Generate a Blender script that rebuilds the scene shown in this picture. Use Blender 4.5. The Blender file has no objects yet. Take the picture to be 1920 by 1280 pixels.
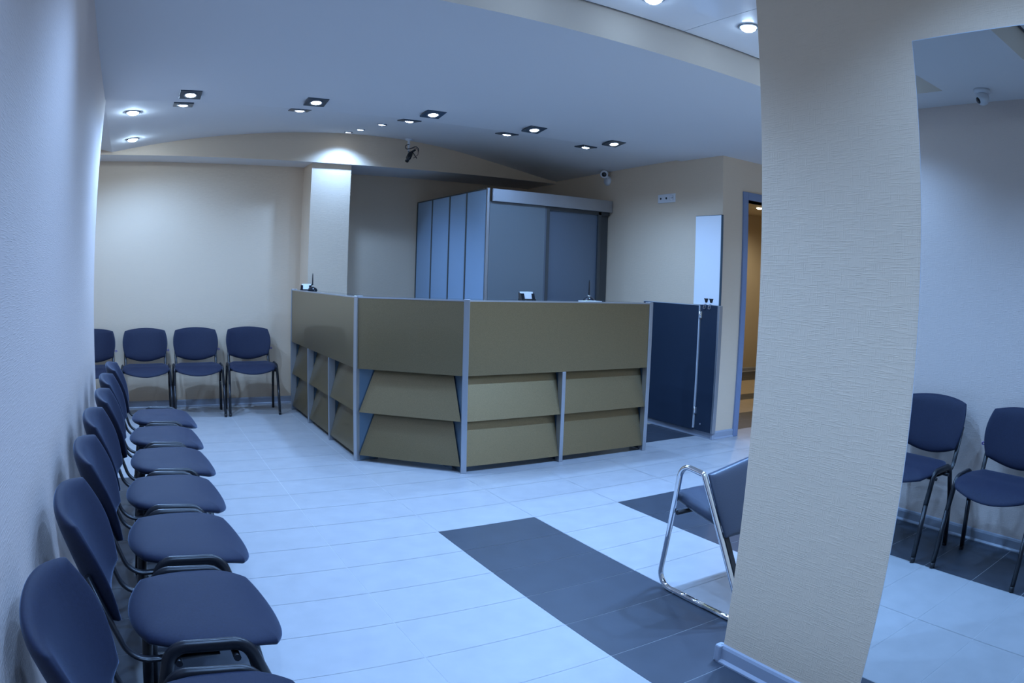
import bpy, bmesh, math, random
from mathutils import Vector, Matrix
random.seed(7)
C = bpy.context.scene.collection
PI = math.pi
R = math.radians

# ------------------------------------------------------------------ materials
def mat(name, col, rough=0.5, metal=0.0, coat=0.0, coat_rough=0.05, spec=0.5, emit=None, estr=0.0,
        var=0.0, vscale=20.0, bump=0.0, bscale=(60, 60, 60), bdetail=4.0, sheen=0.0):
    m = bpy.data.materials.new(name); m.use_nodes = True
    nt = m.node_tree; b = nt.nodes['Principled BSDF']
    b.inputs['Base Color'].default_value = (*col, 1)
    b.inputs['Roughness'].default_value = rough
    b.inputs['Metallic'].default_value = metal
    b.inputs['Coat Weight'].default_value = coat
    b.inputs['Coat Roughness'].default_value = coat_rough
    b.inputs['Specular IOR Level'].default_value = spec
    if sheen: b.inputs['Sheen Weight'].default_value = sheen; b.inputs['Sheen Roughness'].default_value = 0.22; b.inputs['Sheen Tint'].default_value = (.55, .7, 1, 1)
    if emit:
        b.inputs['Emission Color'].default_value = (*emit, 1); b.inputs['Emission Strength'].default_value = estr
    if var or bump:
        tc = nt.nodes.new('ShaderNodeTexCoord')
    if var:
        n = nt.nodes.new('ShaderNodeTexNoise'); n.inputs['Scale'].default_value = vscale; n.inputs['Detail'].default_value = 6
        nt.links.new(tc.outputs['Object'], n.inputs['Vector'])
        r = nt.nodes.new('ShaderNodeMapRange')
        r.inputs['From Min'].default_value = 0.3; r.inputs['From Max'].default_value = 0.7
        r.inputs['To Min'].default_value = 1 - var; r.inputs['To Max'].default_value = 1 + var
        nt.links.new(n.outputs['Fac'], r.inputs['Value'])
        mx = nt.nodes.new('ShaderNodeMix'); mx.data_type = 'RGBA'; mx.blend_type = 'MULTIPLY'
        mx.inputs['Factor'].default_value = 1.0; mx.inputs[6].default_value = (*col, 1)
        nt.links.new(r.outputs['Result'], mx.inputs[7])
        nt.links.new(mx.outputs[2], b.inputs['Base Color'])
    if bump:
        mp = nt.nodes.new('ShaderNodeMapping'); mp.inputs['Scale'].default_value = bscale
        nt.links.new(tc.outputs['Object'], mp.inputs['Vector'])
        n = nt.nodes.new('ShaderNodeTexNoise'); n.inputs['Scale'].default_value = 1.0; n.inputs['Detail'].default_value = bdetail
        nt.links.new(mp.outputs['Vector'], n.inputs['Vector'])
        bp = nt.nodes.new('ShaderNodeBump'); bp.inputs['Strength'].default_value = 1.0; bp.inputs['Distance'].default_value = bump
        nt.links.new(n.outputs['Fac'], bp.inputs['Height']); nt.links.new(bp.outputs['Normal'], b.inputs['Normal'])
    return m

def wallpaper(name, col, depth=0.00055):
    """beige textile wallpaper: crossed raised threads"""
    m = mat(name, col, 0.75, spec=0.25)
    nt = m.node_tree; b = nt.nodes['Principled BSDF']
    tc = nt.nodes.new('ShaderNodeTexCoord')
    outs = []
    for sc, lo in (((20, 20, 330), .50), ((300, 300, 20), .56)):
        mp = nt.nodes.new('ShaderNodeMapping'); mp.inputs['Scale'].default_value = sc
        n = nt.nodes.new('ShaderNodeTexNoise'); n.inputs['Scale'].default_value = 1.0; n.inputs['Detail'].default_value = 2.0
        nt.links.new(tc.outputs['Object'], mp.inputs['Vector']); nt.links.new(mp.outputs['Vector'], n.inputs['Vector'])
        r = nt.nodes.new('ShaderNodeMapRange'); r.inputs['From Min'].default_value = lo; r.inputs['From Max'].default_value = lo + .16
        nt.links.new(n.outputs['Fac'], r.inputs['Value']); outs.append(r)
    mx = nt.nodes.new('ShaderNodeMath'); mx.operation = 'MAXIMUM'
    nt.links.new(outs[0].outputs['Result'], mx.inputs[0]); nt.links.new(outs[1].outputs['Result'], mx.inputs[1])
    bp = nt.nodes.new('ShaderNodeBump'); bp.inputs['Strength'].default_value = 0.9; bp.inputs['Distance'].default_value = depth
    nt.links.new(mx.outputs[0], bp.inputs['Height']); nt.links.new(bp.outputs['Normal'], b.inputs['Normal'])
    return m

M = {}
M['paper'] = wallpaper('beige_wallpaper', (0.735, 0.575, 0.42))
M['paperl'] = wallpaper('pale_wallpaper', (0.73, 0.60, 0.535))
M['ceil'] = mat('ceiling_paint', (0.75, 0.715, 0.69), 0.8, spec=0.2)
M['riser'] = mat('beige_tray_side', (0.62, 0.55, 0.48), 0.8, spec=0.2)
M['tray'] = mat('ceiling_panel_white', (0.88, 0.88, 0.90), 0.35, coat=1.0, coat_rough=0.12)
M['gap'] = mat('dark_joint', (0.12, 0.13, 0.15), 0.9)
M['tile'] = mat('white_floor_tile', (0.40, 0.40, 0.41), 0.38, var=0.05, vscale=9)
M['dtile'] = mat('dark_floor_tile', (0.042, 0.052, 0.070), 0.42, var=0.10, vscale=7)
M['btile'] = mat('beige_floor_tile', (0.45, 0.38, 0.28), 0.4, var=0.05, vscale=9)
M['grout'] = mat('grout', (0.66, 0.67, 0.68), 0.8)
M['base'] = mat('grey_plastic_baseboard', (0.34, 0.37, 0.44), 0.35)
M['fabric'] = mat('navy_fabric', (0.012, 0.0168, 0.042), 0.64, spec=0.28, var=0.16, vscale=160, bump=0.0004, bscale=(900, 900, 900), sheen=0.55)
M['black'] = mat('black_painted_tube', (0.012, 0.013, 0.018), 0.32)
M['rubber'] = mat('black_plastic', (0.015, 0.015, 0.018), 0.5)
M['tag'] = mat('purple_fabric_tag', (0.10, 0.06, 0.32), 0.7)
M['bronze'] = mat('bronze_laminate', (0.262, 0.20, 0.108), 0.44, metal=0.85, coat=0.32, coat_rough=0.04, var=0.12, vscale=260)
M['alu'] = mat('brushed_aluminium', (0.46, 0.48, 0.52), 0.36, metal=0.85, bump=0.00015, bscale=(500, 500, 12))
M['edge'] = mat('pale_edge_profile', (0.50, 0.53, 0.58), 0.4, metal=0.2)
M['plate'] = mat('blue_grey_metal_plate', (0.09, 0.14, 0.19), 0.42, metal=0.4)
M['top'] = mat('counter_dark_glass_top', (0.04, 0.055, 0.065), 0.05)
M['wside'] = mat('wardrobe_side_laminate', (0.36, 0.52, 0.72), 0.34, metal=0.3)
M['wdoor'] = mat('wardrobe_grey_laminate', (0.19, 0.215, 0.235), 0.4, metal=0.35)
M['wdoor2'] = mat('wardrobe_blue_grey_laminate', (0.15, 0.185, 0.24), 0.38, metal=0.45)
M['wtrim'] = mat('wardrobe_dark_trim', (0.10, 0.105, 0.11), 0.4, metal=0.6)
M['gate'] = mat('dark_blue_laminate', (0.024, 0.038, 0.066), 0.30, metal=0.2)
M['white'] = mat('white_board', (0.88, 0.89, 0.92), 0.35)
M['wplastic'] = mat('white_plastic', (0.70, 0.70, 0.72), 0.4)
M['chrome'] = mat('chrome', (0.85, 0.86, 0.88), 0.06, metal=1.0)
M['leather'] = mat('grey_leather', (0.036, 0.050, 0.082), 0.40, bump=0.0004, bscale=(160, 160, 160))
M['doorf'] = mat('blue_grey_door_frame', (0.20, 0.25, 0.38), 0.5)
M['mirror'] = mat('mirror_silver', (0.86, 0.92, 0.92), 0.004, metal=1.0)
M['medge'] = mat('mirror_edge', (0.55, 0.62, 0.72), 0.15)
M['lamp'] = mat('led_lens', (0.9, 0.95, 1), 0.3, emit=(0.72, 0.86, 1.0), estr=30)
M['bulb'] = mat('led_bulb', (0.9, 0.95, 1), 0.3, emit=(0.50, 0.72, 1.0), estr=380)
M['bulb2'] = mat('led_tray_bulb', (0.9, 0.95, 1), 0.3, emit=(0.50, 0.72, 1.0), estr=42)
M['warm'] = mat('warm_led_lens', (1, 0.95, 0.8), 0.3, emit=(1.0, 0.85, 0.55), estr=10)
M['dframe'] = mat('dark_square_lamp_frame', (0.055, 0.075, 0.10), 0.3, metal=0.5)
M['lring'] = mat('lamp_ring', (0.30, 0.33, 0.38), 0.3, metal=0.7)
M['paperw'] = mat('white_card', (0.85, 0.86, 0.88), 0.6)
M['gloss'] = mat('glossy_black_plastic', (0.010, 0.012, 0.018), 0.12)
M['lens'] = mat('dark_lens', (0.004, 0.004, 0.006), 0.08)
M['copper'] = mat('reddish_cable', (0.16, 0.07, 0.06), 0.5)
M['corr'] = mat('yellow_beige_wall', (0.62, 0.55, 0.42), 0.8, spec=0.2)

# ------------------------------------------------------------------ mesh helpers
def box(bm, a, b, mi=0):
    x0, y0, z0 = a; x1, y1, z1 = b
    v = [bm.verts.new(p) for p in ((x0,y0,z0),(x1,y0,z0),(x1,y1,z0),(x0,y1,z0),(x0,y0,z1),(x1,y0,z1),(x1,y1,z1),(x0,y1,z1))]
    for f in ((0,3,2,1),(4,5,6,7),(0,1,5,4),(1,2,6,5),(2,3,7,6),(3,0,4,7)):
        bm.faces.new([v[i] for i in f]).material_index = mi
    return v

def prism(bm, pts, z0, z1):
    lo = [bm.verts.new((p[0], p[1], z0)) for p in pts]; hi = [bm.verts.new((p[0], p[1], z1)) for p in pts]
    n = len(pts)
    bm.faces.new(hi); bm.faces.new(lo[::-1])
    for i in range(n): bm.faces.new((lo[i], lo[(i+1) % n], hi[(i+1) % n], hi[i]))

def hexa(bm, q0, q1):
    """solid between two matching loops of points"""
    a = [bm.verts.new(p) for p in q0]; b = [bm.verts.new(p) for p in q1]; n = len(q0)
    bm.faces.new(a[::-1]); bm.faces.new(b)
    for i in range(n): bm.faces.new((a[i], a[(i+1) % n], b[(i+1) % n], b[i]))

def fillet(pts, rad, seg=6):
    pts = [Vector(p) for p in pts]; out = [pts[0]]
    for i in range(1, len(pts) - 1):
        r = rad[i] if isinstance(rad, (list, tuple)) else rad
        p, a, b = pts[i], pts[i-1], pts[i+1]
        u = (a - p).normalized(); w = (b - p).normalized(); ang = u.angle(w)
        if r <= 0 or ang > PI - 0.02: out.append(p); continue
        d = min(r / math.tan(ang / 2), 0.49 * (a - p).length, 0.49 * (b - p).length)
        r = d * math.tan(ang / 2); c = p + (u + w).normalized() * (r / math.sin(ang / 2))
        s = p + u * d - c; e = p + w * d - c; tot = s.angle(e); ax = s.cross(e).normalized()
        for k in range(seg + 1): out.append(c + Matrix.Rotation(tot * k / seg, 3, ax) @ s)
    out.append(pts[-1]); return out

def tube(bm, pts, r, n=12, flat=1.0, up=None, caps=True):
    """sweep an ellipse (r wide across 'side', r*flat along 'up') along pts"""
    pts = [Vector(p) for p in pts]; rings = []; ref = Vector(up) if up else None; prev = None
    for i, p in enumerate(pts):
        t = ((pts[min(i+1, len(pts)-1)] - p).normalized() + (p - pts[max(i-1, 0)]).normalized()).normalized()
        if ref: s = t.cross(ref)
        elif prev is None:
            s = t.cross(Vector((0, 0, 1)));
            if s.length < 1e-3: s = t.cross(Vector((1, 0, 0)))
        else: s = prev - t * prev.dot(t)
        s.normalize(); prev = s; u = s.cross(t).normalized()
        rr = r[i] if isinstance(r, (list, tuple)) else r
        rings.append([bm.verts.new(p + s * rr * math.cos(2*PI*k/n) + u * rr * flat * math.sin(2*PI*k/n)) for k in range(n)])
    for a, b in zip(rings, rings[1:]):
        for k in range(n): bm.faces.new((a[k], a[(k+1) % n], b[(k+1) % n], b[k])).smooth = True
    if caps: bm.faces.new(rings[0][::-1]); bm.faces.new(rings[-1])

def lathe(bm, prof, n=24, c=(0, 0, 0), ax=None):
    """profile of (radius, height) spun about +z (or 'ax') through c"""
    rot = Vector((0, 0, 1)).rotation_difference(Vector(ax)).to_matrix() if ax else Matrix.Identity(3)
    c = Vector(c); rings = []
    for r, z in prof:
        if r < 1e-6: rings.append([bm.verts.new(c + rot @ Vector((0, 0, z)))])
        else: rings.append([bm.verts.new(c + rot @ Vector((r*math.cos(2*PI*k/n), r*math.sin(2*PI*k/n), z))) for k in range(n)])
    for a, b in zip(rings, rings[1:]):
        for k in range(n):
            if len(a) == 1 and len(b) == 1: continue
            if len(a) == 1: f = (a[0], b[k], b[(k+1) % n])
            elif len(b) == 1: f = (a[k], a[(k+1) % n], b[0])
            else: f = (a[k], a[(k+1) % n], b[(k+1) % n], b[k])
            try: bm.faces.new(f).smooth = True
            except ValueError: pass

def cushion(bm, fn, n=26):
    """closed pillow: fn(u,v,s) -> point; s=+1 upper skin, -1 lower skin; rim shared"""
    top = {}; bot = {}
    for i in range(n + 1):
        for j in range(n + 1):
            u = math.sin((2*i/n - 1) * PI/2); v = math.sin((2*j/n - 1) * PI/2)
            top[i, j] = bm.verts.new(fn(u, v, 1))
            bot[i, j] = top[i, j] if i in (0, n) or j in (0, n) else bm.verts.new(fn(u, v, -1))
    for i in range(n):
        for j in range(n):
            bm.faces.new((top[i,j], top[i+1,j], top[i+1,j+1], top[i,j+1])).smooth = True
            try: bm.faces.new((bot[i,j], bot[i,j+1], bot[i+1,j+1], bot[i+1,j])).smooth = True
            except ValueError: pass

def squircle(u, v, k):
    return u * math.sqrt(1 - k * v * v / 2), v * math.sqrt(1 - k * u * u / 2)

def obj(name, bm, mats, parent=None, bevel=0.0, loc=None):
    bmesh.ops.recalc_face_normals(bm, faces=bm.faces)
    me = bpy.data.meshes.new(name); bm.to_mesh(me); bm.free()
    for m in (mats if isinstance(mats, (list, tuple)) else [mats]): me.materials.append(m)
    o = bpy.data.objects.new(name, me); C.objects.link(o)
    if parent: o.parent = parent
    if loc: o.location = loc
    if bevel:
        md = o.modifiers.new('bevel', 'BEVEL'); md.width = bevel; md.segments = 2; md.limit_method = 'ANGLE'
    return o

def thing(name, label, cat, loc=(0, 0, 0), rotz=0.0, group=None):
    o = bpy.data.objects.new(name, None); C.objects.link(o); o.empty_display_size = 0.1
    o.location = loc; o.rotation_euler = (0, 0, rotz); o['label'] = label; o['category'] = cat
    if group: o['group'] = group
    return o

def struct(name, bm, m, bevel=0.0):
    o = obj(name, bm, m, bevel=bevel); o['kind'] = 'structure'; return o

def dup(root, loc, rotz, label, rx=0.0):
    r = root.copy(); C.objects.link(r); r.location = loc; r.rotation_euler = (rx, 0, rotz); r['label'] = label
    for ch in list(root.children):
        c = ch.copy(); C.objects.link(c); c.parent = r
        for g in list(ch.children):
            d = g.copy(); C.objects.link(d); d.parent = c
    return r

def B(): return bmesh.new()

# ------------------------------------------------------------------ camera (15 mm class fisheye)
a = Vector((0.86434266, -0.50197332, 0.03057028)); b = Vector((0.01781383, 0.09130956, 0.99566321)); c = Vector((0.50258773, 0.86004962, -0.08786482))
HC = 1.3414
cam = bpy.data.cameras.new('camera'); co = bpy.data.objects.new('camera', cam); C.objects.link(co)
mw = Matrix((( a.x, b.x, -c.x, 0), (a.y, b.y, -c.y, 0), (a.z, b.z, -c.z, HC), (0, 0, 0, 1)))
co.matrix_world = mw
cam.type = 'PANO'; cam.sensor_fit = 'HORIZONTAL'; cam.sensor_width = 36.0; cam.clip_start = 0.02
for holder in (cam, getattr(cam, 'cycles', None)):
    if holder is None: continue
    try:
        holder.panorama_type = 'FISHEYE_EQUISOLID'; holder.fisheye_lens = 1351.571 / 1920 * 36.0; holder.fisheye_fov = PI
    except Exception: pass
bpy.context.scene.camera = co

# ------------------------------------------------------------------ setting
XL, YE, XM, YC = -0.303, 4.92, 1.82, 1.53          # left wall, its far end, mirror wall face, its far end
ZC, ZT = 2.487, 2.65                               # flat ceiling, raised trays
XR, YF, YB = 4.58, 4.30, 7.34                      # right wall, short wall by the door, back wall
YV = 4.84                                          # fold where the vault starts
YBM, ZBM = 6.93, 2.45                              # beam face, beam underside

bm = B(); box(bm, (-1.8, -3.1, 0), (XL, YE, 2.8)); struct('wall_left', bm, M['paperl'])
bm = B(); box(bm, (-1.9, YE, 0), (-1.6, 7.8, 2.9)); struct('wall_alcove', bm, M['paper'])
bm = B(); box(bm, (-1.9, YB, 0), (1.93, 7.8, ZBM)); box(bm, (1.93, 7.6, 0), (XR + .2, 7.8, ZBM)); struct('wall_back', bm, M['paper'])
bm = B(); box(bm, (-1.9, YBM, ZBM), (XR + .1, 7.8, 2.95)); o = struct('wall_back_beam', bm, [M['paper'], M['ceil']])
for p in o.data.polygons:
    if p.normal.z < -0.9: p.material_index = 1
bm = B(); box(bm, (1.725, 6.985, 0), (2.14, 7.7, ZBM)); struct('wall_back_pilaster', bm, M['paper'])
bm = B(); box(bm, (XR, YF, 0), (XR + .15, 7.8, 2.9)); struct('wall_right', bm, M['paper'])
DX0, DX1, DZ = 4.905, 5.75, 2.13
bm = B(); box(bm, (XR + .15, YF, 0), (DX0, YF + .15, 2.9)); box(bm, (DX0, YF, DZ), (DX1, YF + .15, 2.9)); box(bm, (DX1, YF, 0), (7.2, YF + .15, 2.9))
struct('wall_doorway', bm, M['paper'])
bm = B(); box(bm, (7.1, YC, 0), (7.3, YF, 2.9)); struct('wall_far_right', bm, M['paper'])
bm = B(); box(bm, (XM, -3.1, 0), (7.3, YC, 2.8)); struct('wall_mirror', bm, M['paper'])
bm = B(); box(bm, (XL, -3.3, 0), (XM, -3.1, 2.8)); struct('wall_rear', bm, M['paper'])

# floor: 60 x 30 cm tiles over a grout bed
GX, GY = 0.6015, 0.2998
def tile_kind(x, y):
    if x > 4.75 and y > 4.36:
        return 2 if (4.95 < y < 5.75 or 6.1 < y < 6.85) else 1
    if 1.505 < x < 2.107 and y < 3.291: return 1
    if 2.708 < x < 3.31 and y < 3.291: return 1
    if x < 0.302 and y < 4.9: return 1
    if 2.1 < x < XR and y > 4.49: return 1
    return 0
bm = B(); box(bm, (-1.9, -3.3, -0.1), (9.7, 7.9, -0.0012), 3)
for i in range(-6, 14):
    for j in range(-22, 15):
        x0 = 1.505 + i * GX; y0 = 3.291 + j * GY
        if x0 < -2.0 or x0 > 9.5 or y0 < -3.3 or y0 > 7.7: continue
        k = tile_kind(x0 + .3, y0 + .15); g = 0.0013
        vs = [bm.verts.new(p) for p in ((x0+g, y0+g, 0), (x0+GX-g, y0+g, 0), (x0+GX-g, y0+GY-g, 0), (x0+g, y0+GY-g, 0))]
        bm.faces.new(vs).material_index = k
struct('floor', bm, [M['tile'], M['dtile'], M['btile'], M['grout']])

# ceiling: flat part with two raised trays, then the vault
T1 = (0.0, 1.70, 4.3, 2.585); T2 = (0.0, -0.7, 1.56, 1.05)
bm = B()
for x0, y0, x1, y1 in ((XL-.1, 2.585, 7.2, YV), (XL-.1, -3.2, 0.0, 2.585), (0.0, 1.05, 7.2, 1.70), (4.3, 1.70, 7.2, 2.585),
                       (1.56, -.7, XM+.1, 1.05), (0.0, -3.2, XM+.1, -.7)):
    box(bm, (x0, y0, ZC), (x1, y1, ZT + .02))
o = struct('ceiling', bm, [M['ceil'], M['riser']])
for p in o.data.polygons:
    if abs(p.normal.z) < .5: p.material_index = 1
bm = B()
for x0, y0, x1, y1, n in ((*T1, 7), (*T2, 3)):
    box(bm, (x0 - .05, y0 - .05, ZT + .004), (x1 + .05, y1 + .05, ZT + .05), 1)
    w = (x1 - x0 - .04) / n
    for i in range(n):
        box(bm, (x0 + .02 + i*w + .0025, y0 + .022, ZT - .004), (x0 + .02 + (i+1)*w - .0025, y1 - .022, ZT + .01), 0)
struct('ceiling_tray', bm, [M['tray'], M['gap']])

AX = [-1.8, -.78, -.31, .16, .69, 1.22, 1.6, 1.99, 2.30, 2.75, 3.2, 3.57, 4.1, 4.6]
AZ = [2.70, 2.575, 2.475, 2.57, 2.655, 2.715, 2.747, 2.765, 2.769, 2.755, 2.71, 2.645, 2.55, 2.462]
def arch(x):
    def lin(q):
        q = min(max(q, AX[0]), AX[-1])
        for i in range(len(AX) - 1):
            if q <= AX[i+1]: return AZ[i] + (AZ[i+1] - AZ[i]) * (q - AX[i]) / (AX[i+1] - AX[i])
    if abs(x + .31) < .16: return lin(x)
    return sum(lin(x + d) for d in (-.24, -.16, -.08, 0, .08, .16, .24)) / 7 if x > 0.05 else lin(x)
def vz(x, y):
    t = min(max((y - YV) / (YBM - YV), 0), 1.05)
    return ZC + .016 * (1 - t) + (arch(x) - ZC) * t
bm = B(); NX, NY = 64, 20; g = {}
xs = sorted(set([-1.75 + 6.4 * i / NX for i in range(NX + 1)] + [-.31]))
for i, x in enumerate(xs):
    for j in range(NY + 1):
        y = YV + (YBM + .02 - YV) * j / NY; g[i, j] = bm.verts.new((x, y, vz(x, y)))
for i in range(len(xs) - 1):
    for j in range(NY):
        f = bm.faces.new((g[i,j], g[i+1,j], g[i+1,j+1], g[i,j+1])); f.smooth = abs(xs[i] + .31) > .2
o = struct('ceiling_vault', bm, M['ceil'])
bm = B(); box(bm, (-1.9, YV - .02, 2.86), (XR + .2, 7, 2.95)); struct('ceiling_slab', bm, M['ceil'])

# baseboards: profiled grey plastic
PROF = [(0, 0), (.022, 0), (.022, .006), (.012, .016), (.012, .058), (.008, .068), (0, .072)]
def baseboard(name, p, q, n):
    p = Vector((*p, 0)); q = Vector((*q, 0)); n = Vector((*n, 0)); bm = B()
    hexa(bm, [p + n*d + Vector((0,0,z)) for d, z in PROF], [q + n*d + Vector((0,0,z)) for d, z in PROF])
    return struct(name, bm, M['base'])
baseboard('baseboard_back', (-1.6, YB), (1.725, YB), (0, -1))
baseboard('baseboard_left', (XL, -3.1), (XL, YE), (1, 0))
baseboard('baseboard_right', (XR, YF - .012), (XR, 5.9), (-1, 0))
baseboard('baseboard_doorway', (XR - .012, YF), (4.84, YF), (0, -1))
baseboard('baseboard_mirror', (XM, -3.1), (XM, YC + .012), (-1, 0))
baseboard('baseboard_pier', (XM - .012, YC), (7.1, YC), (0, 1))
bm = B(); box(bm, (XM - .0235, YC - .006, 0), (XM + .012, YC + .0235, .070)); struct('trim_1', bm, M['base'], bevel=.006)
bm = B(); box(bm, (XR - .0235, YF - .0235, 0), (XR + .008, YF + .008, .073)); struct('trim_2', bm, M['base'], bevel=.004)

# doorway: grey frame, corridor behind
bm = B()
box(bm, (4.842, YF - .018, 0), (DX0, YF + .16, 2.2)); box(bm, (DX1, YF - .018, 0), (DX1 + .063, YF + .16, 2.2)); box(bm, (DX0, YF - .018, DZ), (DX1, YF + .16, 2.2))
struct('door_1', bm, M['doorf'], bevel=.004)
bm = B()
box(bm, (XR + .15, 7.6, 0), (9.6, 7.8, 2.6)); box(bm, (9.5, 4.45, 0), (9.7, 7.6, 2.6)); box(bm, (7.2, 4.30, 0), (9.7, 4.45, 2.6))
struct('wall_corridor', bm, M['corr'])
bm = B(); box(bm, (XR + .15, 4.45, 2.5), (9.6, 7.7, 2.6)); struct('ceiling_corridor', bm, M['corr'])
baseboard('baseboard_corridor', (XR + .15, 7.6), (9.5, 7.6), (0, -1))

# ------------------------------------------------------------------ upholstered stacking chairs (face -y at rotation 0)
def make_chair(label, group):
    t = thing('stacking_chair', label, 'chair', group=group)
    W, D = 0.236, 0.212
    def seat(u, v, s):
        x, y = squircle(u, v, 0.74); px = x * W * (1.03 - 0.07 * y); py = y * D - 0.067
        f = max(0.0, -y)
        z = 0.447 + 0.012 * x * x - 0.050 * f ** 2.4 * (1 - 0.40 * x * x) + 0.010 * max(0, y)
        e = max(abs(u), abs(v)); th = (1 - e ** 3.6) ** 0.5 if e < 1 else 0
        return (px, py, z + (0.030 * th if s > 0 else -0.022 * th))
    bm = B(); cushion(bm, seat); obj('seat', bm, M['fabric'], t)
    def back(u, v, s):
        x, z = squircle(u, v, 0.44)
        zz = 0.662 + z * 0.135 + (0.010 * (1 - x * x) if z > 0 else -0.040 * (1 - x * x) * (-z))
        px = x * (0.231 + 0.004 * z)
        py = 0.194 + (zz - 0.52) * 0.30 - 0.026 * x * x - 0.044 * x ** 4 + 0.012
        e = max(abs(u), abs(v)); th = (1 - e ** 6) ** 0.5 if e < 1 else 0
        return (px, py + (-0.026 * th if s > 0 else 0.020 * th), zz)
    bm = B(); cushion(bm, back); obj('backrest', bm, M['fabric'], t)
    for sx in (-1, 1):
        X0, X1 = 0.240 * sx, 0.2450 * sx
        arc = fillet([(X0, -0.205, 0.30), (X0*.985, -0.150, 0.464), (X0*.985, 0.045, 0.470), (X0, 0.098, 0.30)], [0, .055, .055, 0], 8)
        bm = B(); tube(bm, arc, 0.0178, 12, flat=0.72, up=(1, 0, 0)); obj('side_rail', bm, M['black'], t)
        for ya, yb in ((-0.205, -0.252), (0.098, 0.142)):
            bm = B(); tube(bm, [(X0, ya, 0.302), (X1, yb, 0.012)], 0.0178, 12, flat=0.72, up=(1, 0, 0))
            lg = obj('leg', bm, M['black'], t)
            bm = B(); tube(bm, [(X1 - .0007*sx, yb*.997 , 0.030), (X1, yb, 0.0)], 0.0182, 12, flat=0.72, up=(1, 0, 0)); obj('foot_cap', bm, M['rubber'], lg)
        up = fillet([(0.205*sx, -0.08, 0.428), (0.205*sx, 0.150, 0.424), (0.205*sx, 0.222, 0.66)], [0, .07, 0], 8)
        bm = B(); tube(bm, up, 0.0075, 12, flat=1.8, up=(1, 0, 0)); obj('back_upright', bm, M['black'], t)
    bm = B()
    for y in (-0.12, 0.03): tube(bm, [(-0.243, y, 0.425), (0.243, y, 0.425)], 0.010, 8)
    obj('seat_frame', bm, M['black'], t)
    for y in (-0.135, 0.045):
        bm = B(); lathe(bm, [(0, 0), (.011, 0), (.011, .016), (0, .016)], 10, (0.226, y, 0.400)); obj('bolt', bm, M['rubber'], t)
    bm = B(); tube(bm, [(0.224, 0.192, 0.598), (0.242, 0.196, 0.601), (0.248, 0.197, 0.594), (0.242, 0.196, 0.587), (0.224, 0.192, 0.590)], 0.0030, 8, flat=2.0, up=(0, 1, 0))
    obj('fabric_tag', bm, M['tag'], t)
    return t
left_y = [1.205, 1.81, 2.365, 2.895, 3.415, 3.945, 4.485]
left_lab = ['navy stacking chair nearest the camera along the left wall, cut by the picture bottom',
            'second navy stacking chair from the camera in the row on the left wall',
            'third navy stacking chair from the camera in the row on the left wall',
            'fourth navy stacking chair from the camera, middle of the left wall row',
            'fifth navy stacking chair from the camera in the row on the left wall',
            'sixth navy stacking chair from the camera, last but one on the left wall',
            'seventh and farthest navy stacking chair of the left wall row']
back_lab = ['navy stacking chair on the back wall, half hidden by the end of the left wall',
            'navy stacking chair on the back wall, second from the left',
            'navy stacking chair on the back wall, third from the left',
            'navy stacking chair on the back wall beside the reception counter']
chair0 = make_chair(left_lab[0], 'navy chairs along the left wall')
offs = [.040, .052, .064, .062, .084, .080, .094]; rots = [89.2, 90.6, 91.2, 89.0, 90.8, 89.5, 90.5]
chair0.location = (offs[0], left_y[0], 0); chair0.rotation_euler = (0, 0, R(rots[0]))
for i in range(1, 7): dup(chair0, (offs[i], left_y[i], 0), R(rots[i]), left_lab[i])
for i, (x, rz) in enumerate(((-.450, 1), (.085, 0), (.604, -.5), (1.146, -1.5))):
    o = dup(chair0, (x, 6.975, 0), R(rz), back_lab[i]); o['group'] = 'navy chairs along the back wall'

# ------------------------------------------------------------------ reception counter
ct = thing('reception_counter', 'long angled reception counter with bronze panels and aluminium posts', 'counter', (0, 0, 0))
LX, LY0, LY1 = 1.558, 4.858, 6.955      # left run face
FY, FX0, FX1 = 4.278, 2.146, 3.757      # front run face
ZTOP, ZP = 1.185, 0.676
def post(x, y, dx, dy, w=.026, dep=.05, z1=ZTOP):
    """post whose face points along (dx,dy)"""
    n = Vector((dx, dy, 0)).normalized(); t = Vector((-n.y, n.x, 0)); p = Vector((x, y, 0)); bm = B()
    q = [p + n*.006 - t*w/2, p + n*.006 + t*w/2, p - n*dep + t*w/2, p - n*dep - t*w/2]
    prism(bm, [(v.x, v.y) for v in q][::-1], 0, z1); obj('post', bm, M['alu'], ct, bevel=.003)
post(LX, LY1, -1, 0, z1=ZTOP + .006); post(LX, LY0, -1, -.41, .034, z1=ZTOP + .006); post(FX0, FY, -.41, -1, .040, z1=ZTOP + .006); post(FX1, FY, 0, -1, .036, z1=ZTOP + .006)
ly = [LY0, LY0 + .70, LY0 + 1.40, LY1]; fx = [FX0, 2.945, FX1]
post(LX, ly[1], -1, 0, .024, z1=ZP); post(LX, ly[2], -1, 0, .024, z1=ZP); post(fx[1], FY, 0, -1, .032, z1=ZP)
DP = 0.092                              # depth of the recess behind the face
def plate(p, d):
    p = Vector((*p, 0)); d = Vector((*d, 0)).normalized(); s = Vector((-d.y, d.x, 0)) * .006; bm = B()
    e = p + d * .16
    prism(bm, [(v.x, v.y) for v in (p - s, e - s, e + s, p + s)], .005, ZP); obj('side_plate', bm, M['plate'], ct)
for y in ly: plate((LX + .012, y), (1, 0))
for x in fx: plate((x, FY + .012), (0, 1))
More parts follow.
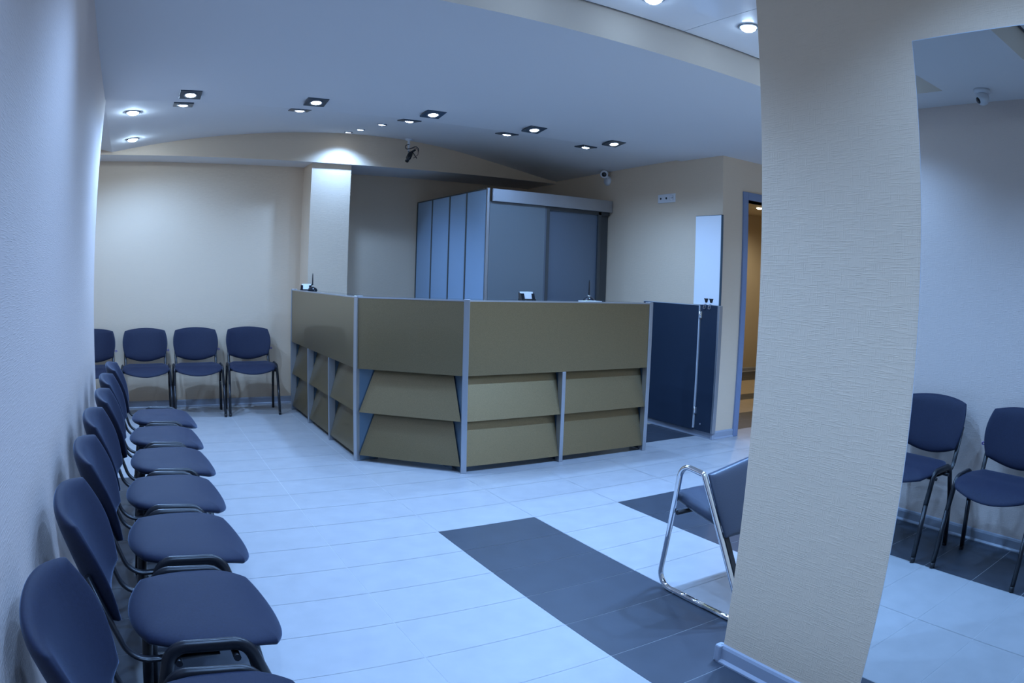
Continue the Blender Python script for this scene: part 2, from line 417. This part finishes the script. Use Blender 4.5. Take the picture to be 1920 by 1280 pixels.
def bay(p0, p1, n, u0, u1):
    """two tilted slats between p0 and p1; n = outward, u0/u1 = run direction of the side plates (inward)"""
    p0 = Vector((*p0, 0)); p1 = Vector((*p1, 0)); n = Vector((*n, 0)).normalized()
    u0 = Vector((*u0, 0)); u1 = Vector((*u1, 0)); k0 = 1 / abs(u0.dot(n)); k1 = 1 / abs(u1.dot(n))
    for zt, zb in ((ZP - .004, .362), (.358, .046)):
        def row(d, z): return [p0 + u0*k0*d + Vector((0,0,z)), p1 + u1*k1*d + Vector((0,0,z))]
        f0 = row(.004, zb); f1 = row(DP, zt); g0 = row(.020, zb); g1 = row(DP + .016, zt)
        bm = B(); hexa(bm, [f0[0], f0[1], f1[1], f1[0]], [g0[0], g0[1], g1[1], g1[0]]); obj('slanted_panel', bm, M['bronze'], ct)
e = .013
for y0, y1 in zip(ly, ly[1:]): bay((LX, y0 + e), (LX, y1 - e), (-1, 0), (1, 0), (1, 0))
bay((LX + .017, LY0 - .017), (FX0 - .017, FY + .017), (-1, -1), (1, 0), (0, 1))
for x0, x1 in zip(fx, fx[1:]): bay((x0 + e, FY), (x1 - e, FY), (0, -1), (0, 1), (0, 1))
def fascia(pts):
    bm = B(); prism(bm, pts, ZP, ZTOP - .004); obj('front_panel', bm, M['bronze'], ct)
fascia([(LX, LY0 + .016), (LX + .02, LY0 + .016), (LX + .02, LY1 - .012), (LX, LY1 - .012)])
s = .0141
fascia([(LX + .012, LY0 - .012), (FX0 - .012, FY + .012), (FX0 - .012 + s, FY + .012 + s), (LX + .012 + s, LY0 - .012 + s)])
fascia([(FX0 + .018, FY), (FX1 - .016, FY), (FX1 - .016, FY + .02), (FX0 + .018, FY + .02)])
bm = B()                                # narrow raised shelf on top
TD = .34
top = [(LX, LY1), (LX, LY0), (FX0, FY), (FX1, FY), (FX1, FY + TD), (FX0 + .14, FY + TD), (LX + .20, LY0 + .08), (LX + .20, LY1)]
prism(bm, top, ZTOP - .006, ZTOP); obj('counter_top', bm, M['top'], ct)
bm = B()
for p, q in (((LX, LY1), (LX, LY0)), ((LX, LY0), (FX0, FY)), ((FX0, FY), (FX1, FY))):
    p = Vector((*p, 0)); q = Vector((*q, 0)); d = (q - p).normalized(); n = Vector((d.y, -d.x, 0))
    hexa(bm, [p + n*.003 + Vector((0,0,ZTOP-.009)), p - n*.012 + Vector((0,0,ZTOP-.009)), p - n*.012 + Vector((0,0,ZTOP+.001)), p + n*.003 + Vector((0,0,ZTOP+.001))],
         [q + n*.003 + Vector((0,0,ZTOP-.009)), q - n*.012 + Vector((0,0,ZTOP-.009)), q - n*.012 + Vector((0,0,ZTOP+.001)), q + n*.003 + Vector((0,0,ZTOP+.001))])
obj('edge_strip', bm, M['alu'], ct)
bm = B()                                # inner carcass and work surface
prism(bm, [(LX + .15, LY1), (LX + .15, LY0 + .06), (FX0 + .06, FY + .15), (FX1, FY + .15), (FX1, FY + .17), (FX0 + .07, FY + .17), (LX + .17, LY0 + .07), (LX + .17, LY1)], .06, ZTOP - .012)
obj('inner_panel', bm, M['gap'], ct)
bm = B(); prism(bm, [(LX + .17, LY1), (LX + .17, LY0 + .07), (FX0 + .07, FY + .17), (FX1, FY + .17), (FX1, FY + .75), (FX0 + .4, FY + .75), (LX + .8, LY0 + .4), (LX + .8, LY1)], .72, .75)
obj('work_surface', bm, M['wdoor'], ct)

# gate folded open against the right wall
gt = thing('counter_gate', 'dark blue counter gate folded open against the right wall', 'gate', (0, 0, 0))
bm = B(); box(bm, (4.530, 4.512, .060), (4.552, 5.27, 1.165)); obj('gate_leaf', bm, M['gate'], gt, bevel=.002)
bm = B(); box(bm, (4.5285, 4.498, .075), (4.5535, 4.512, 1.167)); box(bm, (4.5285, 4.498, 1.165), (4.5535, 5.27, 1.170)); obj('leaf_edge', bm, M['edge'], gt)
bm = B(); box(bm, (4.536, 4.285, .060), (4.562, 4.490, 1.172)); obj('fixed_panel', bm, M['gate'], gt, bevel=.002)
bm = B(); box(bm, (4.533, 4.262, .060), (4.575, 4.286, 1.174)); obj('panel_edge', bm, M['alu'], gt, bevel=.002)
bm = B(); box(bm, (4.562, 4.305, .10), (4.5795, 4.49, 1.15)); obj('wall_batten', bm, M['gate'], gt)
for z in (.20, 1.05):
    bm = B(); tube(bm, [(4.526, 4.495, z), (4.526, 4.495, z + .07)], .007, 10); box(bm, (4.5275, 4.470, z + .006), (4.5365, 4.494, z + .064)); obj('hinge', bm, M['chrome'], gt)
bm = B(); lathe(bm, [(0, .0), (.006, 0), (.006, .003), (0, .004)], 10, (4.536, 4.42, .12), (-1, 0, 0)); obj('screw', bm, M['chrome'], gt)

# ------------------------------------------------------------------ wardrobe with sliding doors
wx, wy = 3.14, 5.905; wz = 2.165
wd = thing('sliding_wardrobe', 'grey sliding door wardrobe in the corner behind the counter', 'wardrobe', (0, 0, 0))
seams = [wy + .02, 6.33, 6.72, 7.165, 7.595]
for y0, y1 in zip(seams, seams[1:]):
    bm = B(); box(bm, (wx, y0 + .008, .03), (wx + .018, y1 - .008, wz)); obj('side_panel', bm, M['wside'], wd)
for y in seams[1:4]:
    bm = B(); box(bm, (wx - .006, y - .012, .0), (wx + .020, y + .012, wz + .004)); obj('side_rib', bm, M['wtrim'], wd, bevel=.003)
bm = B(); box(bm, (wx - .004, 7.575, 0), (wx + .02, 7.598, wz)); obj('end_rib', bm, M['wtrim'], wd)
bm = B(); box(bm, (wx - .004, seams[0] + .012, wz), (wx + .02, 7.595, wz + .012)); obj('side_cornice', bm, M['wtrim'], wd)
bm = B(); box(bm, (wx - .006, wy - .014, 0), (wx + .020, wy + .014, wz + .014)); obj('corner_post', bm, M['alu'], wd, bevel=.003)
bm = B(); box(bm, (3.172, wy - .052, 2.052), (4.572, wy - .02, 2.172)); obj('header_panel', bm, M['alu'], wd, bevel=.003)
bm = B(); box(bm, (wx + .018, wy, 2.02), (4.572, 7.595, 2.06)); obj('top_panel', bm, M['wtrim'], wd)
d1 = None
bm = B(); box(bm, (3.162, wy - .012, .06), (3.772, wy + .008, 2.05)); d1 = obj('sliding_door', bm, M['wdoor'], wd)
bm = B(); box(bm, (3.772, wy - .010, .06), (3.792, wy + .004, 2.05)); obj('door_gap_seal', bm, M['gap'], d1)
bm = B(); box(bm, (3.792, wy - .016, .06), (3.826, wy + .010, 2.05)); obj('door_stile', bm, M['wtrim'], d1, bevel=.002)
bm = B(); box(bm, (3.826, wy + .022, .06), (4.43, wy + .040, 2.05)); d2 = obj('sliding_door', bm, M['wdoor2'], wd)
bm = B(); box(bm, (4.43, wy + .000, .0), (4.468, wy + .040, 2.05)); obj('end_stile', bm, M['wtrim'], wd, bevel=.002)
bm = B(); box(bm, (4.468, wy + .03, .0), (4.574, wy + .05, 2.05)); obj('filler_strip', bm, M['wtrim'], wd)
bm = B(); box(bm, (wx + .02, wy - .02, 0), (4.43, wy + .045, .06)); obj('plinth', bm, M['wtrim'], wd)

# ------------------------------------------------------------------ things on the right wall
wb = thing('whiteboard', 'narrow white board on the right wall above the counter gate', 'board', (XR - .002, 4.455, 1.565))
bm = B(); box(bm, (-.024, -.160, -.392), (-.003, .155, .392)); obj('board', bm, M['white'], wb, bevel=.002)
bm = B(); box(bm, (-.0225, -.166, -.395), (.001, -.160, .396)); box(bm, (-.0225, -.166, .392), (.001, .155, .396)); obj('edge_profile', bm, M['plate'], wb)
def clip(y, lab):
    t = thing('binder_clip', lab, 'clip', (XR - .015, y, 1.189), group='clips on the white board')
    bm = B()
    for sx in (-1, 1):
        hexa(bm, [(.013*sx - .001, -.022, .036), (.013*sx + .001, -.022, .036), (.013*sx + .001, .022, .036), (.013*sx - .001, .022, .036)],
             [(.009*sx - .001, -.010, -.006), (.009*sx + .001, -.010, -.006), (.009*sx + .001, .010, -.006), (.009*sx - .001, .010, -.006)])
    box(bm, (-.010, -.010, -.010), (.010, .010, -.005)); tube(bm, [(-.013, -.023, .037), (-.013, .023, .037)], .0045, 8)
    obj('clamp', bm, M['rubber'], t)
    bm = B(); tube(bm, fillet([(-.030, -.006, -.012), (-.036, -.014, -.050), (-.036, .014, -.050), (-.030, .006, -.012)], [0, .01, .01, 0], 5), .0028, 6)
    tube(bm, [(-.030, -.006, -.012), (-.010, -.006, -.006)], .0028, 6); tube(bm, [(-.030, .006, -.012), (-.010, .006, -.006)], .0028, 6)
    obj('wire_handle', bm, M['chrome'], t)
clip(4.447, 'black binder clip hanging at the bottom of the white board, left one of two')
clip(4.385, 'black binder clip hanging at the bottom of the white board, right one of two')
so = thing('wall_socket', 'white triple wall socket high on the right wall', 'socket', (XR, 5.03, 2.148))
bm = B(); box(bm, (-.010, -.121, -.042), (.0, .121, .042)); obj('cover_plate', bm, M['wplastic'], so, bevel=.004)
for y in (.078, .0):
    bm = B(); lathe(bm, [(0, .0), (.010, 0), (.010, .004), (.007, .005), (0, .005)], 14, (-.0098, y, 0), (-1, 0, 0)); obj('antenna_jack', bm, M['rubber'], so)
bm = B(); lathe(bm, [(.028, 0), (.030, .004), (.026, .004), (.024, .001), (0, .001)], 24, (-.0098, -.078, 0), (-1, 0, 0)); pw = obj('power_inlet', bm, M['wplastic'], so)
bm = B(); lathe(bm, [(0, 0), (.0035, 0), (.0035, .002), (0, .002)], 8, (-.0106, -.069, 0), (-1, 0, 0)); lathe(bm, [(0, 0), (.0035, 0), (.0035, .002), (0, .002)], 8, (-.0106, -.087, 0), (-1, 0, 0)); obj('pin_hole', bm, M['rubber'], pw)

# ------------------------------------------------------------------ cameras
def turret(name, lab, loc, axis, look):
    t = thing(name, lab, 'security camera', loc)
    ax = Vector(axis).normalized(); lk = Vector(look).normalized()
    bm = B(); lathe(bm, [(0, 0), (.050, 0), (.050, .012), (.044, .022), (.030, .024), (0, .024)], 28, (0, 0, 0), ax); obj('mount_base', bm, M['wplastic'], t)
    cc = ax * .048; bm = B(); lathe(bm, [(.040*math.sin(PI*i/14), -.040*math.cos(PI*i/14)) for i in range(12)] + [(.022, .036), (.020, .033), (0, .033)], 26, cc, lk); hb = obj('camera_ball', bm, M['wplastic'], t)
    bm = B(); lathe(bm, [(0, .034), (.019, .034), (.017, .0375), (0, .040)], 20, cc, lk); obj('lens', bm, M['lens'], hb)
turret('dome_camera', 'white dome camera on the ceiling over the left chairs, seen only in the mirror', (-.06, 1.47, ZC), (0, 0, -1), (.7, .55, -.5))
t = thing('dome_camera', 'white ball security camera on the right wall under the ceiling', 'security camera', (XR, 5.93, 2.425))
bm = B(); lathe(bm, [(0, 0), (.052, 0), (.052, .014), (.045, .024), (0, .026)], 28, (0, .02, -.03), (-1, 0, 0)); obj('mount_base', bm, M['wplastic'], t)
bm = B(); tube(bm, [(-.01, .01, -.01), (-.06, -.02, .035)], .014, 10); obj('bracket', bm, M['wplastic'], t)
lk = Vector((-.62, -.72, -.33)).normalized(); cc = Vector((-.085, -.02, .032))
bm = B(); lathe(bm, [(0, -.045), (.030, -.040), (.042, -.015), (.042, .030), (.037, .045), (.028, .046), (.026, .040), (0, .040)], 26, cc, lk); hb = obj('camera_body', bm, M['wplastic'], t)
bm = B(); lathe(bm, [(0, .041), (.025, .041), (.020, .047), (0, .050)], 20, cc, lk); obj('lens', bm, M['lens'], hb)

cz = vz(2.665, 6.75)
t = thing('bracket_camera', 'small black camera with looped cable on a ceiling bracket near the beam', 'security camera', (2.665, 6.75, cz))
bm = B(); lathe(bm, [(0, .012), (.040, .012), (.040, -.010), (.034, -.016), (.012, -.018), (.013, -.02), (.012, -.045), (.016, -.05), (.011, -.085), (.009, -.125), (0, -.128)], 18); obj('bracket_stem', bm, M['wplastic'], t)
bm = B(); tube(bm, fillet([(0, 0, -.12), (.004, -.01, -.155), (.01, -.02, -.175)], .02, 5), .007, 8); obj('swivel_arm', bm, M['lring'], t)
bm = B(); d = Vector((-.045, -.035, -.075)).normalized(); p = Vector((.012, -.02, -.165))
tube(bm, [p - d*.035, p - d*.02, p, p + d*.055, p + d*.058, p + d*.10], [.012, .022, .026, .026, .019, .019], 14); cb = obj('camera_body', bm, M['gloss'], t)
bm = B(); tube(bm, [p + d*.1, p + d*.102], [.017, .014], 14); obj('lens', bm, M['lens'], cb)
bm = B(); tube(bm, [p - d*.02 + Vector((.02, 0, .01)), p + Vector((.075, .0, -.035))], .0045, 6); tube(bm, [p - d*.03, p - d*.03 + Vector((.045, 0, .032))], .011, 8); obj('adjusting_lever', bm, M['gloss'], cb)
bm = B(); tube(bm, fillet([(.0, -.012, -.06), (-.045, -.02, -.075), (-.04, -.02, -.115), (.01, -.02, -.105), (.07, -.02, -.075), (.105, -.02, -.10), (.10, -.02, -.135)], .022, 6), .0042, 7); obj('cable', bm, M['rubber'], t)
bm = B(); tube(bm, fillet([(.012, -.014, -.105), (.06, -.022, -.092), (.095, -.022, -.105), (.10, -.022, -.16), (.05, -.02, -.20)], .025, 6), .0034, 7); obj('cable', bm, M['copper'], t)

# ------------------------------------------------------------------ small things on the counter
def card_holder(x, y, rz, lab):
    t = thing('card_holder', lab, 'card holder', (x, y, ZTOP), rz)
    bm = B(); box(bm, (-.058, -.022, 0), (.058, .05, .006)); obj('tray', bm, M['gloss'], t, bevel=.001)
    bm = B(); hexa(bm, [(-.05, .040, .006), (.05, .040, .006), (.05, .043, .006), (-.05, .043, .006)], [(-.05, .056, .054), (.05, .056, .054), (.05, .059, .054), (-.05, .059, .054)]); obj('back_plate', bm, M['gloss'], t)
    for s in (-1, 1):
        bm = B()
        hexa(bm, [(s*.052 - .0015, -.012, .006), (s*.052 + .0015, -.012, .006), (s*.052 + .0015, .05, .006), (s*.052 - .0015, .05, .006)],
             [(s*.052 - .0015, .006, .046), (s*.052 + .0015, .006, .046), (s*.052 + .0015, .056, .050), (s*.052 - .0015, .056, .050)])
        hexa(bm, [(s*.052, -.014, .006), (s*.030, -.014, .006), (s*.030, -.011, .006), (s*.052, -.011, .006)], [(s*.052, .004, .046), (s*.030, .004, .046), (s*.030, .007, .046), (s*.052, .007, .046)])
        obj('side_frame', bm, M['gloss'], t)
    c = thing('business_cards', lab.replace('black card holder', 'white business cards in the black holder'), 'cards', (x, y, ZTOP), rz)
    bm = B(); hexa(bm, [(-.044, -.006, .0075), (.044, -.006, .0075), (.044, .036, .0075), (-.044, .036, .0075)], [(-.044, .016, .058), (.044, .016, .058), (.044, .054, .058), (-.044, .054, .058)])
    obj('card_stack', bm, M['paperw'], c)
card_holder(2.765, 4.52, R(-8), 'black card holder on the front run of the counter')
card_holder(1.665, 6.80, R(-20), 'black card holder on the far left end of the counter')
def desk_pen(x, y, lab, sil):
    t = thing('desk_pen', lab, 'pen', (x, y, ZTOP))
    bm = B(); lathe(bm, [(0, 0), (.048, 0), (.048, .004), (.044, .012), (.034, .022), (.018, .030), (.010, .034), (0, .034)], 26); obj('pen_base', bm, M['gloss'], t)
    bm = B(); lathe(bm, [(.0, .030), (.006, .032), (.0068, .05), (.0062, .10), (.0046, .145), (.003, .16), (0, .161)], 12); obj('pen', bm, sil, t)
    bm = B(); lathe(bm, [(.009, .031), (.011, .036), (.008, .044), (.0068, .045)], 14); obj('pen_collar', bm, M['chrome'], t)
desk_pen(3.285, 4.47, 'black desk pen upright in a domed base on the front run of the counter', M['gloss'])
desk_pen(1.705, 6.70, 'black desk pen upright in a domed base on the left end of the counter', M['rubber'])
bm = B(); box(bm, (-.075, -.05, 0), (.075, .05, .004))
o = obj('paper_pad', bm, M['paperw'], loc=(3.235, 4.385, ZTOP + .0002)); o['label'] = 'thin white paper pad under the desk pen on the front counter'; o['category'] = 'paper'

# ------------------------------------------------------------------ chrome armchair behind the mirror wall
ac = thing('armchair', 'grey leather armchair with a chrome tube frame beside the beige pier', 'chair', (0, 0, 0))
AXL, AXR = 2.085, 2.685
def aframe(x):
    pts = [(x, 1.90, .012), (x, 2.20, .012), (x, 2.118, .590), (x, 1.985, .578), (x, 1.672, .012), (x, 1.90, .012)]
    path = fillet(pts, [0, .07, .055, .014, .05, 0], 9)
    bm = B(); tube(bm, path, .0125, 14, up=(1, 0, 0)); return obj('side_frame', bm, M['chrome'], ac)
aframe(AXL); aframe(AXR)
def backp(u, v, s):
    x, z = squircle(u, v, .04); q = (z + 1) / 2
    zz = .342 + q * (.236 + .036 * (1 - abs(x)) + .004)
    yy = 1.985 - (.578 - zz) * .553 - .020
    e = max(abs(u), abs(v)); th = (1 - e ** 14) ** .5 if e < 1 else 0
    return ((AXL + AXR) / 2 + x * ((AXR - AXL) / 2 - .007), yy + (.026 * th if s > 0 else -.016 * th), zz)
bm = B(); cushion(bm, backp, 24)
obj('backrest', bm, M['leather'], ac)
def seatp(u, v, s):
    x, y = squircle(u, v, .06); e = max(abs(u), abs(v)); th = (1 - e ** 12) ** .5 if e < 1 else 0
    yy = 2.032 + y * .128; zz = .408 + (yy - 2.0) * .20
    return ((AXL + AXR) / 2 + x * ((AXR - AXL) / 2 - .016), yy, zz + (.036 * th - .006 * abs(math.sin(9.4 * x)) ** 8 * th if s > 0 else -.040 * th))
bm = B(); cushion(bm, seatp, 26); st = obj('seat', bm, M['leather'], ac)
bm = B(); tube(bm, [(AXL + .002, 2.125, .372), (AXR - .002, 2.125, .372)], .010, 10); obj('crossbar', bm, M['rubber'], ac)
for x in (AXL + .030, AXR - .030):
    bm = B(); hexa(bm, [(x - .012, 1.870, .352), (x + .012, 1.870, .352), (x + .012, 1.858, .360), (x - .012, 1.858, .360)],
                   [(x - .012, 1.722, .082), (x + .012, 1.722, .082), (x + .012, 1.708, .088), (x - .012, 1.708, .088)]); obj('back_stay', bm, M['rubber'], ac)

# ------------------------------------------------------------------ wall mirror
mr = thing('wall_mirror', 'tall frameless mirror on the beige wall at the right edge', 'mirror', (XM - .0005, .924, 0), R(-.33))
bm = B(); box(bm, (-.0056, -1.524, .06), (-.0052, 0, 2.072)); obj('mirror_glass', bm, M['mirror'], mr)
bm = B(); box(bm, (-.0052, -1.526, .058), (-.0004, .0015, 2.074)); obj('mirror_backing', bm, M['medge'], mr)

# ------------------------------------------------------------------ lamps
def spot(parent, power, col, size=150, blend=.6, z=-.03, r=.03, aim=None):
    l = bpy.data.lights.new('led_light', 'SPOT'); l.energy = power; l.color = col; l.spot_size = R(size); l.spot_blend = blend; l.shadow_soft_size = r
    o = bpy.data.objects.new('led_light', l); C.objects.link(o); o.parent = parent; o.location = (0, 0, z)
    if aim: o.rotation_euler = aim
    return o
COOL = (.27, .51, 1.0); COOLB = (.29, .535, 1.0)
def square_lamp(lab, loc, rx, ry, power, group, size=152):
    t = thing('square_downlight', lab, 'downlight', loc, group=group); t.rotation_euler = (rx, ry, 0)
    bm = B(); box(bm, (-.072, -.072, -.009), (.072, .072, .004)); obj('frame', bm, M['dframe'], t, bevel=.002)
    bm = B(); lathe(bm, [(.045, -.009), (.045, -.013), (.036, -.013), (.034, -.009)], 26); obj('ring', bm, M['lring'], t)
    bm = B(); lathe(bm, [(.034, -.0095), (.030, -.013), (.018, -.017), (0, -.018)], 26); obj('lens', bm, M['lamp'], t)
    spot(t, power, COOLB, size, .65); return t
nth = ['leftmost', 'second from left', 'middle', 'second from right', 'rightmost']
for i, (x, y) in enumerate(((.28, 4.58), (1.125, 4.56), (1.97, 4.555), (2.82, 4.59), (3.60, 4.61))):
    square_lamp(f'square ceiling downlight, {nth[i]} of the brighter row nearer the camera', (x, y, ZC - .006), R(-8), 0, 47, 'square downlights in the nearer row')
for i, (x, y) in enumerate(((.26, 5.00), (1.112, 4.985), (1.985, 5.04), (2.865, 5.09), (3.64, 5.06))):
    sl = math.atan((arch(x) - ZC) / (YBM - YV))
    square_lamp(f'square ceiling downlight, {nth[i]} of the thin looking row behind the fold', (x, y, vz(x, y)), sl, 0, 35, 'square downlights in the farther row')
def round_lamp(lab, loc, power, rad, group, col=COOL, sx=0.0, glow=.012, size=150, blend=.6, lens='bulb', name='round_downlight', rx=0.0):
    t = thing(name, lab, 'downlight', loc, group=group); t.rotation_euler = (rx, sx, 0)
    bm = B(); lathe(bm, [(rad, .004), (rad, -.004), (rad*.93, -.008), (rad*.72, -.008), (rad*.70, .0)], 30); obj('ring', bm, M['lring'], t)
    bm = B(); lathe(bm, [(rad*.71, -.004), (rad*.66, -.004 - glow*.6), (rad*.4, -.004 - glow*1.1), (0, -.004 - glow*1.3)], 30); obj('lens', bm, M[lens], t)
    spot(t, power, col, size, blend, z=-.03 - glow); return t
for y, lab in ((5.29, 'round glowing downlight at the left end of the vault, the nearer one'), (6.43, 'round glowing downlight at the left end of the vault, next to the beam')):
    round_lamp(lab, (-.105, y, vz(-.105, y)), 72, .060, 'round downlights by the left wall', COOL, -math.atan((vz(-.05, y) - vz(-.16, y)) / .11), glow=.016, size=165)
for x, y, lab, pw in ((1.955, 5.58, 'small round downlight in the vault, nearest of the three in line', 12), (1.98, 6.25, 'small round downlight in the vault, middle of the three in line', 14),
                      (1.995, 6.68, 'small round downlight lighting the beam above the pilaster', 52)):
    round_lamp(lab, (x, y, vz(x, y)), pw, .042, 'small round downlights in the vault', COOL, 0, glow=.005, lens='lamp', rx=math.atan((arch(x) - ZC) / (YBM - YV)), size=130, blend=.7)
for x, y, lab in ((2.615, 2.26, 'round downlight glowing in the raised ceiling tray beside the beige pier'), (2.045, 2.33, 'round downlight in the raised tray cut by the top picture edge')):
    round_lamp(lab, (x, y, ZT - .004), 58, .055, 'round downlights in the ceiling trays', COOL, glow=.020, size=126, lens='bulb2')
for x, y in ((.335, 2.3), (.905, 2.3), (1.475, 2.3), (3.19, 2.25), (3.76, 2.25), (.4, .55), (1.15, .55), (.4, -.3), (1.15, -.3)):
    round_lamp('round downlight in the ceiling trays above and behind the camera', (x, y, ZT - .004), (165 if x > 3 else 54) if y > 1 else 50, .055, 'round downlights in the ceiling trays', COOL, glow=.020, size=126, lens='bulb2')
for x, y in ((5.6, 3.2), (6.3, 2.1)):
    round_lamp('round downlight in the flat ceiling hidden by the beige pier', (x, y, ZC), 40, .055, 'round downlights hidden by the pier', COOL, glow=.022, size=140, lens='bulb2')
# corridor
WARM = (1.0, .84, .60)
for x, y, lab in ((7.95, 6.73, 'warm downlight on the corridor ceiling seen through the doorway'), (6.0, 5.9, 'warm downlight on the corridor ceiling, hidden beyond the doorway')):
    round_lamp(lab, (x, y, 2.5), 42, .065, 'warm corridor downlights', WARM, glow=.02, lens='warm', size=165)

# ------------------------------------------------------------------ world and view
w = bpy.data.worlds.new('world'); bpy.context.scene.world = w; w.use_nodes = True
w.node_tree.nodes['Background'].inputs['Color'].default_value = (0, 0, 0, 1)
sc = bpy.context.scene
sc.view_settings.view_transform = 'Standard'; sc.view_settings.look = 'None'; sc.view_settings.gamma = 1.0
sc.view_settings.use_curve_mapping = False; sc.view_settings.exposure = 0.0
sc.cycles.use_denoising = True
sc.cycles.max_bounces = 10; sc.cycles.diffuse_bounces = 6; sc.cycles.glossy_bounces = 5
sc.cycles.sample_clamp_indirect = 6.0
sc.cycles.caustics_reflective = False; sc.cycles.caustics_refractive = False
